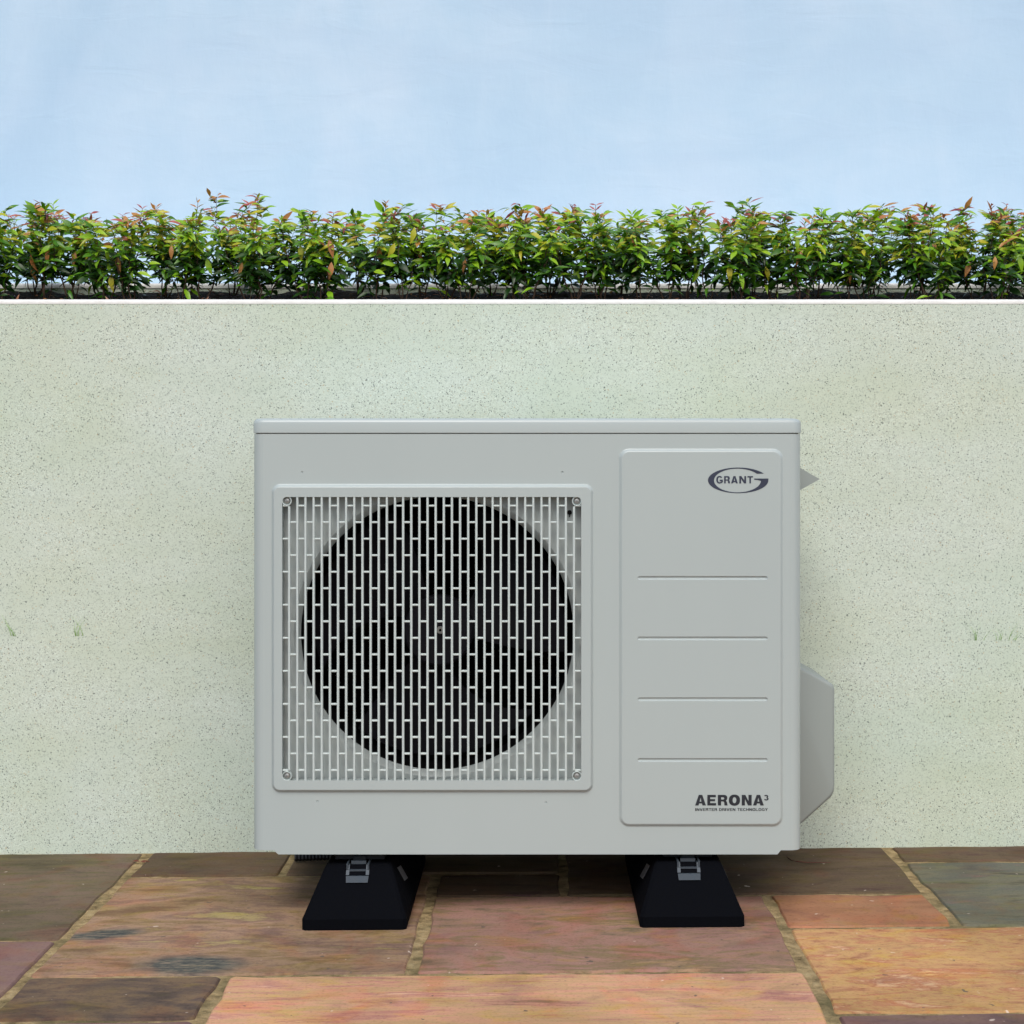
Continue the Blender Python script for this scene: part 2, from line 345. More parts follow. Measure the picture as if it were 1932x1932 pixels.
# ------------------------------------------------------------------ hedge
def leaf_mesh(name, mat, wr, curl, fold, kind=0):
    # one leaf of unit length along +Y, face up +Z
    n=5; prof=[.0,.62,1.0,.86,.48,0.0]; v=[]; f=[]
    for i in range(n+1):
        s=i/n; z=-curl*s*s; y=s*(1-.25*curl*s); ww=wr*prof[i]*.5
        if i in (0,n): v.append((0,y,z))
        else: v+= [(-ww,y,z+fold*ww),(0,y,z),(ww,y,z+fold*ww)]
    f+=[(0,2,1),(0,3,2)]
    for i in range(1,n-1):
        a=1+3*(i-1); f+=[(a,a+1,a+4,a+3),(a+1,a+2,a+5,a+4)]
    a=1+3*(n-2); t_=len(v)-1; f+=[(a,a+1,t_),(a+1,a+2,t_)]
    return mesh(name, v, f, mat, 180)
shapes=[(.28,.15,.35),(.33,.35,.25),(.25,.55,.45),(.29,.02,.5),(.37,.25,.2)]
LEAF=[[leaf_mesh('leaf',LM[k],*s) for s in (shapes if k<5 else [(.2,.2,.4),(.24,.4,.3),(.18,.05,.4),(.28,.6,.5),(.22,.3,.6)])] for k in range(7)]
def leaf_mat(p, d, side, L):
    d=d.normalized(); x=d.cross(side).normalized(); z=x.cross(d).normalized()
    m=Matrix((x*L,d*L,z*L)).transposed().to_4x4(); m.translation=p; return m
def shrub(bx, by, seed, tall, redness, ntop, label):
    r=random.Random(seed); base=Vector((bx,by,soil_z(bx,by)-.004)); root=empty('hedge_shrub',base)
    tag(root,label,'shrub','shrubs of the hedge in the planter')
    leaves=[]
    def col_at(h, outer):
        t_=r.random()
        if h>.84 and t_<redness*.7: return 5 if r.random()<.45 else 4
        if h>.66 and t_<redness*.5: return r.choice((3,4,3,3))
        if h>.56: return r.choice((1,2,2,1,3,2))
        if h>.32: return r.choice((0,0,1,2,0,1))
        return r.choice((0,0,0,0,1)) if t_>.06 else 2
    def pair(p, d, h, ang, sc, k=None, up=None):
        for s in (0,1):
            a=ang+math.pi*s+r.uniform(-.4,.4); up_=(r.uniform(-.55,.35) if h<.75 else r.uniform(-.1,.8)) if up is None else up
            dd=Vector((math.cos(a),math.sin(a),up_))
            nn=Vector((r.uniform(-.5,.5),r.uniform(-1.1,-.1),r.uniform(.3,1.1)))
            if abs(nn.normalized().dot(dd.normalized()))>.93: nn=Vector((0,-.2,1))
            kk=col_at(h,0) if k is None else k
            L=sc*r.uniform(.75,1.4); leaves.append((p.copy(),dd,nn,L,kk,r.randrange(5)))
    nst=r.randint(3,4)
    H=.193*tall
    for si in range(nst):
        sm=MB(); a=2*math.pi*(si+r.random()*.5)/nst; q=Vector((math.cos(a)*.006,math.sin(a)*.006,0)); p=q.copy(); lean=Vector((math.cos(a)*r.uniform(.01,.068),math.sin(a)*r.uniform(.01,.055),0))
        h=H*r.uniform(.72,1.02); pts=[p.copy()]; n=9
        for i in range(1,n+1):
            s=i/n; pts.append(q+lean*(s**.8)+Vector((r.uniform(-.004,.004),r.uniform(-.004,.004),h*s)))
        rb=r.uniform(.0014,.0024); sm.tube(pts,[rb*(1-.7*i/n) for i in range(n+1)],5)
        for i in range(2,n+1):
            s=i/n; hh=pts[i].z/H*.92
            if i>=3 and i<7: pair(pts[i]+Vector((0,.012,0)),None,.2,r.uniform(0,6.28),.034,0)
            if i>=3 or r.random()<.4: pair(pts[i],None,hh,r.uniform(0,6.28),.030+.006*r.random())
            if i>=3:
                for tw in range(2 if r.random()<.75 else 1):
                    ta=a+r.uniform(-1.5,1.5) if r.random()<.6 else r.uniform(0,6.28); tl=r.uniform(.018,.040)*(1.15-.4*s)
                    td=Vector((math.cos(ta),math.sin(ta)*.9,r.uniform(.2,1.0))).normalized()*tl
                    e=pts[i]+td; mid=pts[i]+td*.5+Vector((0,0,-.002)); sm.tube([pts[i],mid,e],[.0009,.0007,.0005],4)
                    he=(e.z)/H*.95
                    pair(mid,None,he,ta+1.57,.026); pair(e,None,he,ta+.8,.030); 
                    if r.random()<.75: pair(e+td.normalized()*.003,None,he,ta,.027)
        # top shoots
        if si<ntop:
            tp=pts[-1]; sl=r.uniform(.014,.036)*(1 if si else 1.25); tx=Vector((r.uniform(-.25,.25),r.uniform(-.2,.2),1)).normalized(); e=tp+tx*sl
            sm.tube([tp,tp+tx*sl*.5,e],[.0009,.0007,.0005],4); k=5 if r.random()<redness+.15 else (4 if r.random()<.5 else 2)
            for q_ in range(3):
                pair(tp+tx*sl*(.35+.3*q_),None,1,r.uniform(0,6.28) if r.random()<.4 else r.uniform(-.5,.5),(.030,.024,.017)[q_],k if q_ else r.choice((k,3,2,4)),r.uniform(.2,1.3))
        sm.build('stem',M['bark'],root,180)
    # few low hanging leaves
    for q_ in range(r.randint(2,4)):
        a=r.uniform(0,6.28); p=Vector((math.cos(a)*r.uniform(.005,.03),math.sin(a)*.02-.01,r.uniform(.02,.06))); pair(p,None,.1,a,.026,r.choice((0,1,0,1,2)))
    for q_ in range(r.randint(1,3)):
        p=Vector((r.uniform(-.03,.03),-r.uniform(.015,.04),H*r.uniform(.35,.85))); leaves.append((p,Vector((r.uniform(-.5,.5),-.35,-1)),Vector((r.uniform(-.5,.5),-1,.1)),r.uniform(.030,.045),r.choice((4,3,2,4,2,1)),r.choice((1,2))))
    # leaves that face the viewer's side most are parts of their own, the rest one foliage part
    leaves.sort(key=lambda l:l[0].y-l[3]*.8-(.02 if l[0].z>H*.95 else 0))
    npart=60; fo=MB()
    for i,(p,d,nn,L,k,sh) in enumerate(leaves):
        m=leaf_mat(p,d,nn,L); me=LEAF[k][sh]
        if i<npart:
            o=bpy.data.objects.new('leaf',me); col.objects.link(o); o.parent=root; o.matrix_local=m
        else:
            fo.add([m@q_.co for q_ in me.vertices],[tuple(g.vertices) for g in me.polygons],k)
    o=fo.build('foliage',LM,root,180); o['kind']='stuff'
    return root
def place_word(x):
    px=1015+x*F/3.42
    if px<-20: return 'left of the view'
    if px>1952: return 'right of the view'
    return px
EDGE=[]
x=-1.66; i=0; xs=[]
while x<1.56:
    xs.append(x+rng.uniform(-.012,.012)); x+=.050
inview=[x for x in xs if -30<1015+x*F/3.42<1962]
ORD=['first','second','third','fourth','fifth','sixth','seventh','eighth','ninth','tenth','eleventh','twelfth','thirteenth','fourteenth','fifteenth','sixteenth','seventeenth','eighteenth','nineteenth','twentieth','twenty-first','twenty-second','twenty-third','twenty-fourth']
nv=len(inview)
for i,x in enumerate(xs):
    px=1015+x*F/3.42; tall=1+.035*noise.noise(Vector((x*4.1,2,0)))+rng.uniform(-.03,.03); red=min(.9,max(.05,.30+.75*noise.noise(Vector((x*2.6,9,3))))); nt=rng.choice((1,1,2,2,3))
    tall=min(tall,1.015)
    if abs(px-425)<13: tall,red,nt=1.10,.85,2
    if 30<px<130 or 1050<px<1125: red=.6
    look=('reddish tipped' if red>.55 else 'mostly green' if red<.32 else 'orange flecked')+' leafy shrub'
    if px<-30: lab=ORD[len([q for q in xs if q>=x and 1015+q*F/3.42<-30])-1]+' hedge shrub past the left edge of the photo'
    elif px>1962: lab=ORD[len([q for q in xs if q<=x and 1015+q*F/3.42>1962])-1]+' hedge shrub past the right edge of the photo'
    else:
        k=inview.index(x)
        if k<nv/2: lab=look+' in the planter, '+ORD[k]+' from the left end of the hedge'
        else: lab=look+' in the planter, '+ORD[nv-1-k]+' from the right end of the hedge'
    shrub(x,.155+rng.uniform(-.03,.05)+(.09 if i%3==1 else 0),100+i,tall,red,nt,lab)

# dry leaves on the soil
mbl=MB(); lr=random.Random(5)
for i in range(1500):
    x=lr.uniform(-1.8,1.7); y=lr.uniform(.085,.385); k=lr.choice((6,6,6,0,4)); me=LEAF[k][lr.randrange(5)]
    a=lr.uniform(0,6.28); m=leaf_mat(Vector((x,y,soil_z(x,y)+lr.uniform(0,.005))),Vector((math.cos(a),math.sin(a),lr.uniform(-.2,.5))),Vector((lr.uniform(-.5,.5),lr.uniform(-.8,.2),1)),lr.uniform(.010,.022))
    mbl.add([m@q.co for q in me.vertices],[tuple(g.vertices) for g in me.polygons],k)
ll=mbl.build('leaf_litter',LM,None,180); tag(ll,'brown leaf litter scattered over the planter soil','leaf litter',kind='stuff')
where=[(32,'at the far left of the planter'),(210,'near the left end of the planter'),(385,'under the tallest red shoot of the hedge'),(860,'over the middle of the fan grille'),(1180,'between fan grille and service panel'),(1470,'above the unit top right corner')]
for px,wd in where:
    y=.085; x=(px-1015)/F*(CAM_D+y); rt=empty('dry_leaf',(x,y,soil_z(x,y)+.004)); tag(rt,'curled orange brown dead leaf on the soil '+wd,'dead leaf','dead leaves on the planter soil')
    mbx=MB()
    for j in range(3):
        m=leaf_mat(Vector((lr.uniform(-.004,.004),0,.004*j)),Vector((lr.uniform(-1,1),lr.uniform(-.3,.3),lr.uniform(.2,1))),Vector((.2,-1,.4)),lr.uniform(.016,.026)); me=LEAF[6][(3,1,4)[j]]
        mbx.add([m@q.co for q in me.vertices],[tuple(g.vertices) for g in me.polygons],0)
    mbx.build('blade',LM[6],rt,180)

# ------------------------------------------------------------------ outdoor unit
S_=1037.0; YF=F/S_-CAM_D
def U(px,py): return ((px-1015)/S_, CAM_H-(py-870)/S_)
BX0,BZ0=U(476,1612); BX1,BZ1=U(1513,789)
DEP=.415; YB=YF+DEP
unit=empty('heat_pump',((BX0+BX1)/2,YF+DEP/2,BZ0)); tag(unit,'grey air source heat pump with square fan grille on two black feet','heat pump')
UL=-Vector(unit.location)
def part(mb,name,mat,parent=None,smooth=35,fixn=False):
    o=mb.build(name,mat,parent or unit,smooth,UL if parent is None else (0,0,0),fixn=fixn); return o
def rrect(x0,z0,x1,z1,r,y,n=6,ins=0):
    x0+=ins;z0+=ins;x1-=ins;z1-=ins; r=max(.0004,r-ins); P=[]
    for cx,cz,a in ((x1-r,z1-r,0),(x0+r,z1-r,90),(x0+r,z0+r,180),(x1-r,z0+r,270)):
        for i in range(n+1):
            t_=R(a+90*i/n); P.append((cx+r*math.cos(t_),y,cz+r*math.sin(t_)))
    return P
def step_prof(w,h,n=6):   # smooth ogee from (0,0) to (w,h)
    return [(w*i/n, h*(3*(i/n)**2-2*(i/n)**3)) for i in range(n+1)]
LZ=U(0,818)[1]; CR=.020
# plan outline of the casing (front corners rounded)
def plan(ins=0,rc=CR,cut=None):
    x0,x1=BX0+ins,BX1-ins; P=[(x0,YB)]
    for i in range(8): a=R(180+90*i/7); P.append((x0+rc+rc*math.cos(a),YF+ins+rc+rc*math.sin(a)))
    for i in range(8): a=R(270+90*i/7); P.append((x1-rc+rc*math.cos(a),YF+ins+rc+rc*math.sin(a)))
    P.append((x1,YB)); return P
# casing: corner wraps and sides (open front), front sheet filled with holes
G0=(*U(512,1495),*U(1120,913)); A0=(*U(1167,1560),*U(1478,846))
GO=(*U(533.5,1471),*U(1096.5,937.5))
cs=MB(); pl_=plan(); zb=BZ0+.0075
zt=LZ-.0007
L=[[(p[0],p[1],z) for p in pl_] for z in (zb,zt)]
# side/corner strips only
def strip(i0,i1):
    cs.loops([[L[0][i] for i in range(i0,i1+1)],[L[1][i] for i in range(i0,i1+1)]],False)
strip(0,8); strip(9,17)
cs.add([(BX0,YB,zb),(BX1,YB,zb),(BX1,YB,zt),(BX0,YB,zt)],[(0,1,2,3)])
cs.add([(p[0],p[1],zt) for p in pl_],[tuple(range(18))])
cs.add([(p[0],p[1],zb+.001) for p in pl_],[tuple(range(17,-1,-1))])
xa,xb=BX0+CR,BX1-CR; nl=U(525,0)[0]; nr=U(1467,0)[0]
front=[(xa,YF,zb),(nl-.008,YF,zb),(nl,YF,BZ0),(nr,YF,BZ0),(nr+.006,YF,zb),(xb,YF,zb),(xb,YF,zt),(xa,YF,zt)]
dim=[U(570,891),U(1061,891),U(599,1512),U(1030,1514)]
def circ(x,z,r,y,n=12): return [(x+r*math.cos(2*math.pi*i/n),y,z+r*math.sin(2*math.pi*i/n)) for i in range(n)]
holes=[rrect(*G0,.016,YF),rrect(*A0,.019,YF)]+[circ(*d,.0021,YF) for d in dim]
cs.fill([front]+holes)
# base skirt return under the front
cs.loops([[(nl-.008,YF,zb),(nl,YF,BZ0),(nr,YF,BZ0),(nr+.006,YF,zb)],[(nl-.008,YF+.02,zb),(nl,YF+.02,BZ0),(nr,YF+.02,BZ0),(nr+.006,YF+.02,zb)]],False)
cs.loops([[(nl-.008,YF+.02,zb),(nl,YF+.02,BZ0),(nr,YF+.02,BZ0),(nr+.006,YF+.02,zb)],[(nl-.008,YB-.01,zb),(nl,YB-.01,BZ0),(nr,YB-.01,BZ0),(nr+.006,YB-.01,zb)]],False)
for d in dim: cs.loops([circ(*d,.0021,YF),circ(*d,.0016,YF+.0015),circ(*d,.0002,YF+.0018)])
casing=part(cs,'casing',M['paint'],smooth=30)
# lid
lid=MB(); zl=LZ+.0007
prof=[(0,zl),(-.0012,zl+.0008)]+[( -.0012, BZ1-.009)]+[(-.0012+.009*(1-math.cos(R(a))), BZ1-.009+.009*math.sin(R(a))) for a in (20,40,60,75,90)]
lid.loops([[(p[0],p[1],z) for p in plan(i)] for i,z in prof],False)
tp=plan(prof[-1][0]); lid.add([(p[0],p[1],BZ1) for p in tp],[tuple(range(len(tp)))])
bt=plan(0); lid.add([(p[0],p[1],zl) for p in bt],[tuple(range(len(bt)-1,-1,-1))])
lb=[plan(i)[0] for i,z in prof]; rb_=[plan(i)[-1] for i,z in prof]
lid.add([(lb[j][0],YB,prof[j][1]) for j in range(len(prof))]+[(rb_[j][0],YB,prof[j][1]) for j in range(len(prof)-1,-1,-1)],[tuple(range(2*len(prof)))])
part(lid,'lid',M['paint'],smooth=40)
MB.seam=None
sm_=MB(); q=plan(.0035,.017); sm_.loops([[(p[0],p[1],LZ-.0015) for p in q],[(p[0],p[1],LZ+.0015) for p in q]],False); part(sm_,'lid_seam',M['dark'])
# grille: raised surround
gp=step_prof(.0062,.0062,7); g=MB()
rings=[rrect(*G0,.016,YF-h,ins=w_) for w_,h in gp]; g.loops(rings)
fr=rrect(*GO,.0078,YF-.0062); g.fill([rings[-1],fr])
g.loops([fr,rrect(*GO,.0078,YF-.0055,ins=-.0003),rrect(*GO,.0078,YF+.012,ins=0)])
grille=part(g,'grille',M['grille'] if False else M['paint'],smooth=35)
gz0,gz1=GO[1],GO[3]
def barmesh(name,w,d,L,axis):
    # hexagonal-section bar of length L centred, front face to -Y
    s=[(-w/2,d/2),(w/2,d/2),(w/2,-d/2+w*.25),(w*.22,-d/2),(-w*.22,-d/2),(-w/2,-d/2+w*.25)]
    if axis=='z': A=[(a,b,-L/2) for a,b in s]; B=[(a,b,L/2) for a,b in s]
    else: A=[(-L/2,b,a) for a,b in s]; B=[(L/2,b,a) for a,b in s]
    mb=MB().loops([A,B],True,0,True,True); m=mesh(name,mb.v,mb.f,M['grille'])
    bm=bmesh.new(); bm.from_mesh(m); bmesh.ops.recalc_face_normals(bm,faces=bm.faces[:]); bm.to_mesh(m); bm.free(); return m
zl_,zs_=U(0,955.5)[1],U(0,1452)[1]
full=barmesh('vertical_bar',.0039,.009,gz1-gz0+.001,'z'); short=barmesh('vertical_bar',.0039,.009,zl_-zs_,'z'); cross=barmesh('crossbar',.0034,.007,.0112,'x')
yb_=YF-.0062+.0048; bars=[]
def gpart(m,loc): 
    o=bpy.data.objects.new(m.name.split('.')[0],m); col.objects.link(o); o.parent=grille; o.location=loc; return o
for i in range(36):
    x=U(546.3+15.33*i,0)[0]
    gpart(short if i in (0,35) else full,(x,yb_,(zl_+zs_)/2 if i in (0,35) else (gz0+gz1)/2))
edges=[GO[0]]+[U(546.3+15.33*i,0)[0] for i in range(36)]+[GO[2]]
cr=[]
for c_ in range(37):
    x0,x1=edges[c_],edges[c_+1]; y=954.2 if c_%2==0 else 985.3
    while y<1460:
        cr.append(((x0+x1)/2,U(0,y)[1],c_ in (0,36))); y+=62.33
rest=MB()
for n,(x,z,e) in enumerate(sorted(cr,key=lambda q:-abs(q[0]-U(815,0)[0]) if False else abs(q[0]-U(815,0)[0]))):
    if n<300: gpart(cross,(x,yb_+.0008,z))
    else: rest.add([q.co+Vector((x,yb_+.0008,z)) for q in cross.vertices],[tuple(g_.vertices) for g_ in cross.polygons])
if rest.v: o=rest.build('edge_crossbars',M['grille'],grille); o['kind']='stuff'
# corner pockets and screws
for px,py,sx,sz in ((541.8,945,-1,1),(1088.3,945.5,1,1),(541.8,1463.5,-1,-1),(1088.3,1463.5,1,-1)):
    x,z=U(px,py); pk=MB()
    r0,r1=.0072,.0089; n=20; y0,y1=YF-.0052,YF+.004
    pk.loops([circ(x,z,r1,y1,n),circ(x,z,r1,y0+.0006,n),circ(x,z,(r0+r1)/2,y0,n),circ(x,z,r0,y0+.0006,n),circ(x,z,r0,y1-.002,n)]); pk.add(circ(x,z,r0,y1-.002,n),[tuple(range(n))])
    pk.build('screw_pocket',M['grille'],grille,40)
    s=MB(); s.loops([circ(x,z,.0056,YF+.0015,16),circ(x,z,.0054,YF-.0015,16),circ(x,z,.0040,YF-.0026,16),circ(x,z,.0008,YF-.0030,16)],True,0,False,True)
    s.box((x-.0026,YF-.0034,z-.0005),(x+.0026,YF-.0026,z+.0005),0,1); s.box((x-.0005,YF-.00345,z-.0026),(x+.0005,YF-.0026,z+.0026),0,1)
    s.build('screw',[M['screw'],M['dark']],grille,40)
# shroud with the round outlet
yS=YF+.019; cx,cz=U(823,1198); rr=257/S_*(F/S_+.035)/(F/S_)
sh=MB(); o_=[(GO[0]-.02,yS,GO[1]-.015),(GO[2]+.02,yS,GO[1]-.015),(GO[2]+.02,yS,GO[3]+.015),(GO[0]-.02,yS,GO[3]+.015)]
n=96; r2=min(rr*1.085,rr+.02); 
# bell mouth
sh.fill([o_,circ(cx,cz,r2*.985,yS,n)]) if False else None
top_lim=(GO[3]+.015-cz)
rin=min(r2,top_lim-.004)
sh.fill([o_,circ(cx,cz,rin,yS,n)])
sh.loops([circ(cx,cz,rin,yS,n),circ(cx,cz,rin-.002,yS+.0015,n),circ(cx,cz,rr+(rin-rr)*.35,yS+.006,n),circ(cx,cz,rr,yS+.013,n)])
part(sh,'shroud',M['shroud'],smooth=50)
dk=MB(); dk.loops([circ(cx,cz,rr+.0001,yS+.0131,n),circ(cx,cz,rr-.002,yS+.075,n),circ(cx,cz,rr+.05,yS+.08,n),circ(cx,cz,rr+.05,YB-.02,n)]); dk.add(circ(cx,cz,rr+.05,YB-.021,n),[tuple(range(n))]); part(dk,'fan_duct',M['black'],smooth=50)
fn=MB()
for k in range(46):
    z=cz-rr+2*rr*(k+.5)/46; fn.box((cx-rr,YB-.06,z-.0006),(cx+rr,YB-.045,z+.0006))
o=part(fn,'heat_exchanger_fins',M['fin']); o['kind']='stuff'
x_,z_=U(1075,967.5); ch=MB(); ch.cylY(x_,z_,yS-.003,yS+.001,.0042,.0046,14); ch.box((x_-.001,yS-.002,z_-.0085),(x_+.0008,yS+.001,z_-.003)); part(ch,'cable_clip',M['black'])
# fan
fy=yS+.045; fan=MB()
hr=.0655; fan.loops([circ(cx,cz,hr,fy+.045,40),circ(cx,cz,hr,fy+.004,40),circ(cx,cz,hr-.004,fy,40),circ(cx,cz,.012,fy,40),circ(cx,cz,.011,fy-.001,40)],True,0,False,True)
fano=part(fan,'fan_hub',M['hub'],smooth=40)
for k in range(3):
    bl=MB(); v=[];f=[]; nr_,na=8,8
    for i in range(nr_+1):
        rad=hr-.002+(rr-.012-hr)*i/nr_; wd=.62+.42*i/nr_; sw=.35*(i/nr_)**1.4
        for j in range(na+1):
            a=R(120*k+15)+sw+wd*(j/na-.5)*1.5; v.append((cx+rad*math.cos(a),fy+.006+.040*j/na+.006*math.sin(3*i/nr_),cz+rad*math.sin(a)))
    for i in range(nr_):
        for j in range(na): a=i*(na+1)+j; f.append((a,a+1,a+na+2,a+na+1))
    bl.add(v,f); m_=[(p[0],p[1]+.003,p[2]) for p in v]; bl.add(m_,[tuple(reversed(g_)) for g_ in f]); bl.build('fan_blade',M['fan'],fano,180)
bo=MB(); bx_,bz_=cx+.0035,cz+.002
bo.loops([circ(bx_,bz_,.0072,fy-.001,20),circ(bx_,bz_,.0072,fy-.003,20),circ(bx_,bz_,.0052,fy-.003,20),circ(bx_,bz_,.0050,fy-.006,6*3+2),circ(bx_,bz_,.0026,fy-.006,20),circ(bx_,bz_,.0024,fy-.003,20)]); bo.build('hub_bolt',M['screw'],fano,30)
# access panel, raised with pressed grooves
ap=MB(); apf=[rrect(*A0,.019,YF-h,ins=w_) for w_,h in step_prof(.0068,.0042,7)]; ap.loops(apf)
yA=YF-.0042; gro=[]
def slot(x0,x1,zc,hw,y,n=5):
    P=[]
    for i in range(n+1): a=R(-90+180*i/n); P.append((x1-hw+hw*math.cos(a),y,zc+hw*math.sin(a)))
    for i in range(n+1): a=R(90+180*i/n); P.append((x0+hw+hw*math.cos(a),y,zc+hw*math.sin(a)))
    return P
for py in (1090,1204,1318.5,1433):
    xa_,zc_=U(1202.5,py); xb__=U(1448,py)[0]; gro.append((xa_,xb__,zc_))
ap.fill([apf[-1]]+[slot(a,b,c_,.0034,yA) for a,b,c_ in gro])
for a,b,c_ in gro:
    ap.loops([slot(a,b,c_,.0034,yA),slot(a+.0004,b-.0004,c_,.0030,yA+.0003),slot(a+.0013,b-.0013,c_,.0020,yA+.0020),slot(a+.0025,b-.0025,c_,.0007,yA+.0024)])
    q=slot(a+.0025,b-.0025,c_,.0007,yA+.0024); ap.add(q,[tuple(range(len(q)))])
panel=part(ap,'service_panel',M['paint'],smooth=35)

# lettering -----------------------------------------------------------
def stroke(pts,hw,hh):
    n=len(pts); A=[];B=[]
    for i,p in enumerate(pts):
        a=pts[max(0,i-1)]; b=pts[min(n-1,i+1)]; d=Vector((b[0]-a[0],b[1]-a[1])); d.normalize(); nn=Vector((-d.y,d.x))
        A.append((p[0]+nn.x*hw,p[1]+nn.y*hh)); B.append((p[0]-nn.x*hw,p[1]-nn.y*hh))
    return A+B[::-1]
def ell(cx_,cy_,rx,ry,a0,a1,n=14,p=1.0):
    o=[]
    for i in range(n+1):
        a=R(a0+(a1-a0)*i/n); c_,s_=math.cos(a),math.sin(a)
        o.append((cx_+rx*math.copysign(abs(c_)**p,c_),cy_+ry*math.copysign(abs(s_)**p,s_)))
    return o
def glyph(ch,s=.30,t=.22):
    h=s/2; v=t/2
    if ch=='A': return [[(0,0),(.34,1),(.66,1),(1,0),(1-s*.95,0),(.66-.03,t*.85),(.37,t*.85),(s*.95,0)],[(.42,t*.85+.17),(.5,.74),(.58,t*.85+.17)]]
    if ch=='E': return [[(0,0),(0,1),(.97,1),(.97,1-t),(s,1-t),(s,.5+v*.9),(.88,.5+v*.9),(.88,.5-v*.9),(s,.5-v*.9),(s,t),(1,t),(1,0)]]
    if ch=='L': return [[(0,0),(0,1),(s,1),(s,t),(1,t),(1,0)]]
    if ch=='T': return [[(.5-h,0),(.5-h,1-t),(0,1-t),(0,1),(1,1),(1,1-t),(.5+h,1-t),(.5+h,0)]]
    if ch=='I': return [[(0,0),(0,1),(1,1),(1,0)]]
    if ch=='H': return [[(0,0),(0,1),(s,1),(s,.5+v),(1-s,.5+v),(1-s,1),(1,1),(1,0),(1-s,0),(1-s,.5-v),(s,.5-v),(s,0)]]
    if ch=='N': return [[(0,0),(0,1),(s*1.1,1),(1-s*.97,.40),(1-s*.97,1),(1,1),(1,0),(1-s*1.1,0),(s*.97,.60),(s*.97,0)]]
    if ch=='V': return [[(0,1),(s,1),(.5,.30),(1-s,1),(1,1),(.66,0),(.34,0)]]
    if ch=='Y': return [[(.5-h,0),(.5-h,.40),(0,1),(s*1.1,1),(.5,.62),(1-s*1.1,1),(1,1),(.5+h,.40),(.5+h,0)]]
    if ch=='O': return [ell(.5,.5,.5,.53,0,345,23,.88),ell(.5,.5,.5-s,.53-t*1.1,0,345,23,.95)]
    if ch=='D': return [[(0,0),(0,1),(.45,1)]+ell(.45,.5,.55,.5,75,-75,12,.9)+[(.45,0)],[(s,t),(s,1-t),(.45,1-t)]+ell(.45,.5,.55-s,.5-t,75,-75,10,.9)+[(.45,t)]]
    if ch=='R': return [[(0,0),(0,1),(.58,1)]+ell(.58,.71,.38,.29,75,-55,9,.85)+[(.93,.32),(.97,.08),(1,0),(1-s,0),(.66,.1),(.64,.30),(.55,.38),(s,.38),(s,0)],[(s,.38+t*.8),(s,1-t),(.52,1-t)]+ell(.52,(1-t+.38+t*.8)/2,.12,(1-t-.38-t*.8)/2,70,-70,6)+[(.52,.38+t*.8)]]
    if ch=='C': return [stroke(ell(.5,.5,.5-h,.53-v,32,328,18,.9),h,v)]
    if ch=='G': 
        return [stroke(ell(.5,.5,.5-h,.53-v,35,300,17,.88)+[(.82,.14),(1-h*.8,.22),(1-h*.8,.34)],h*.95,v)+[],] + [[(.52,.30),(.52,.52),(1,.52),(1,.30)]]
    if ch=='3': return [stroke(ell(.46,.73,.33,.17,165,-78,12),.14,.10)],[stroke(ell(.48,.28,.37,.19,78,-165,12),.14,.10)]
    return []
def text_mesh(items, y, name, mat, parent):
    mb=MB(); layer=0
    for ch,x0,x1,z0,z1,s_,t_ in items:
        gl=glyph(ch,s_,t_)
        mp=lambda P,yy:[(x0+(x1-x0)*p[0],yy,z0+(z1-z0)*p[1]) for p in P]
        if ch=='G': mb.fill([mp(gl[0],y)]); mb.fill([mp(gl[1],y-.00012)])
        elif ch=='3': mb.fill([mp(gl[0][0],y)]); mb.fill([mp(gl[1][0],y-.00012)])
        else: mb.fill([mp(q_,y) for q_ in gl])
    return mb.build(name,mat,parent)
yP=yA-.0004
def Z8(x,y_): return U((2370+x*330/1932)/1.8339,(2700+y_*330/1932)/1.8339)
def Z7(x,y_): return U((2400+x*300/1932)/1.8339,(1580+y_*300/1932)/1.8339)
it=[]
for ch,a,b in (('A',200,420),('E',447,625),('R',660,860),('O',882,1110),('N',1143,1345),('A',1370,1590)):
    x0,z0=Z8(a,497); x1,z1=Z8(b,283); it.append((ch,x0,x1,z0,z1,.335,.225))
x0,z0=Z8(1593,395); x1,z1=Z8(1688,283); it.append(('3',x0,x1,z0,z1,.3,.2))
text_mesh(it,yP,'lettering',M['print2'],panel)
W={'I':.34,'N':.92,'V':.95,'E':.82,'R':.88,'T':.84,'D':.90,'C':.92,'H':.90,'O':1.0,'L':.78,'G':.96,'Y':.92,' ':.42}
s_='INVERTER DRIVEN TECHNOLOGY'; gap=.13; tot=sum(W[c_] for c_ in s_)+gap*(len(s_)-1); k=(1670-203)/tot; xx=203; it=[]
for c_ in s_:
    if c_!=' ':
        x0,z0=Z8(xx,607); x1,z1=Z8(xx+W[c_]*k,551); it.append((c_,x0,x1,z0,z1,.25 if c_!='I' else 1,.17))
    xx+=(W[c_]+gap)*k
text_mesh(it,yP,'tagline_lettering',M['print2'],panel)
it=[]
for ch,a,b in (('G',497,643),('R',672,805),('A',827,978),('N',1010,1163),('T',1190,1315)):
    x0,z0=Z7(a,595); x1,z1=Z7(b,433); it.append((ch,x0,x1,z0,z1,.275,.19))
text_mesh(it,yP,'logo_lettering',M['print'],panel)
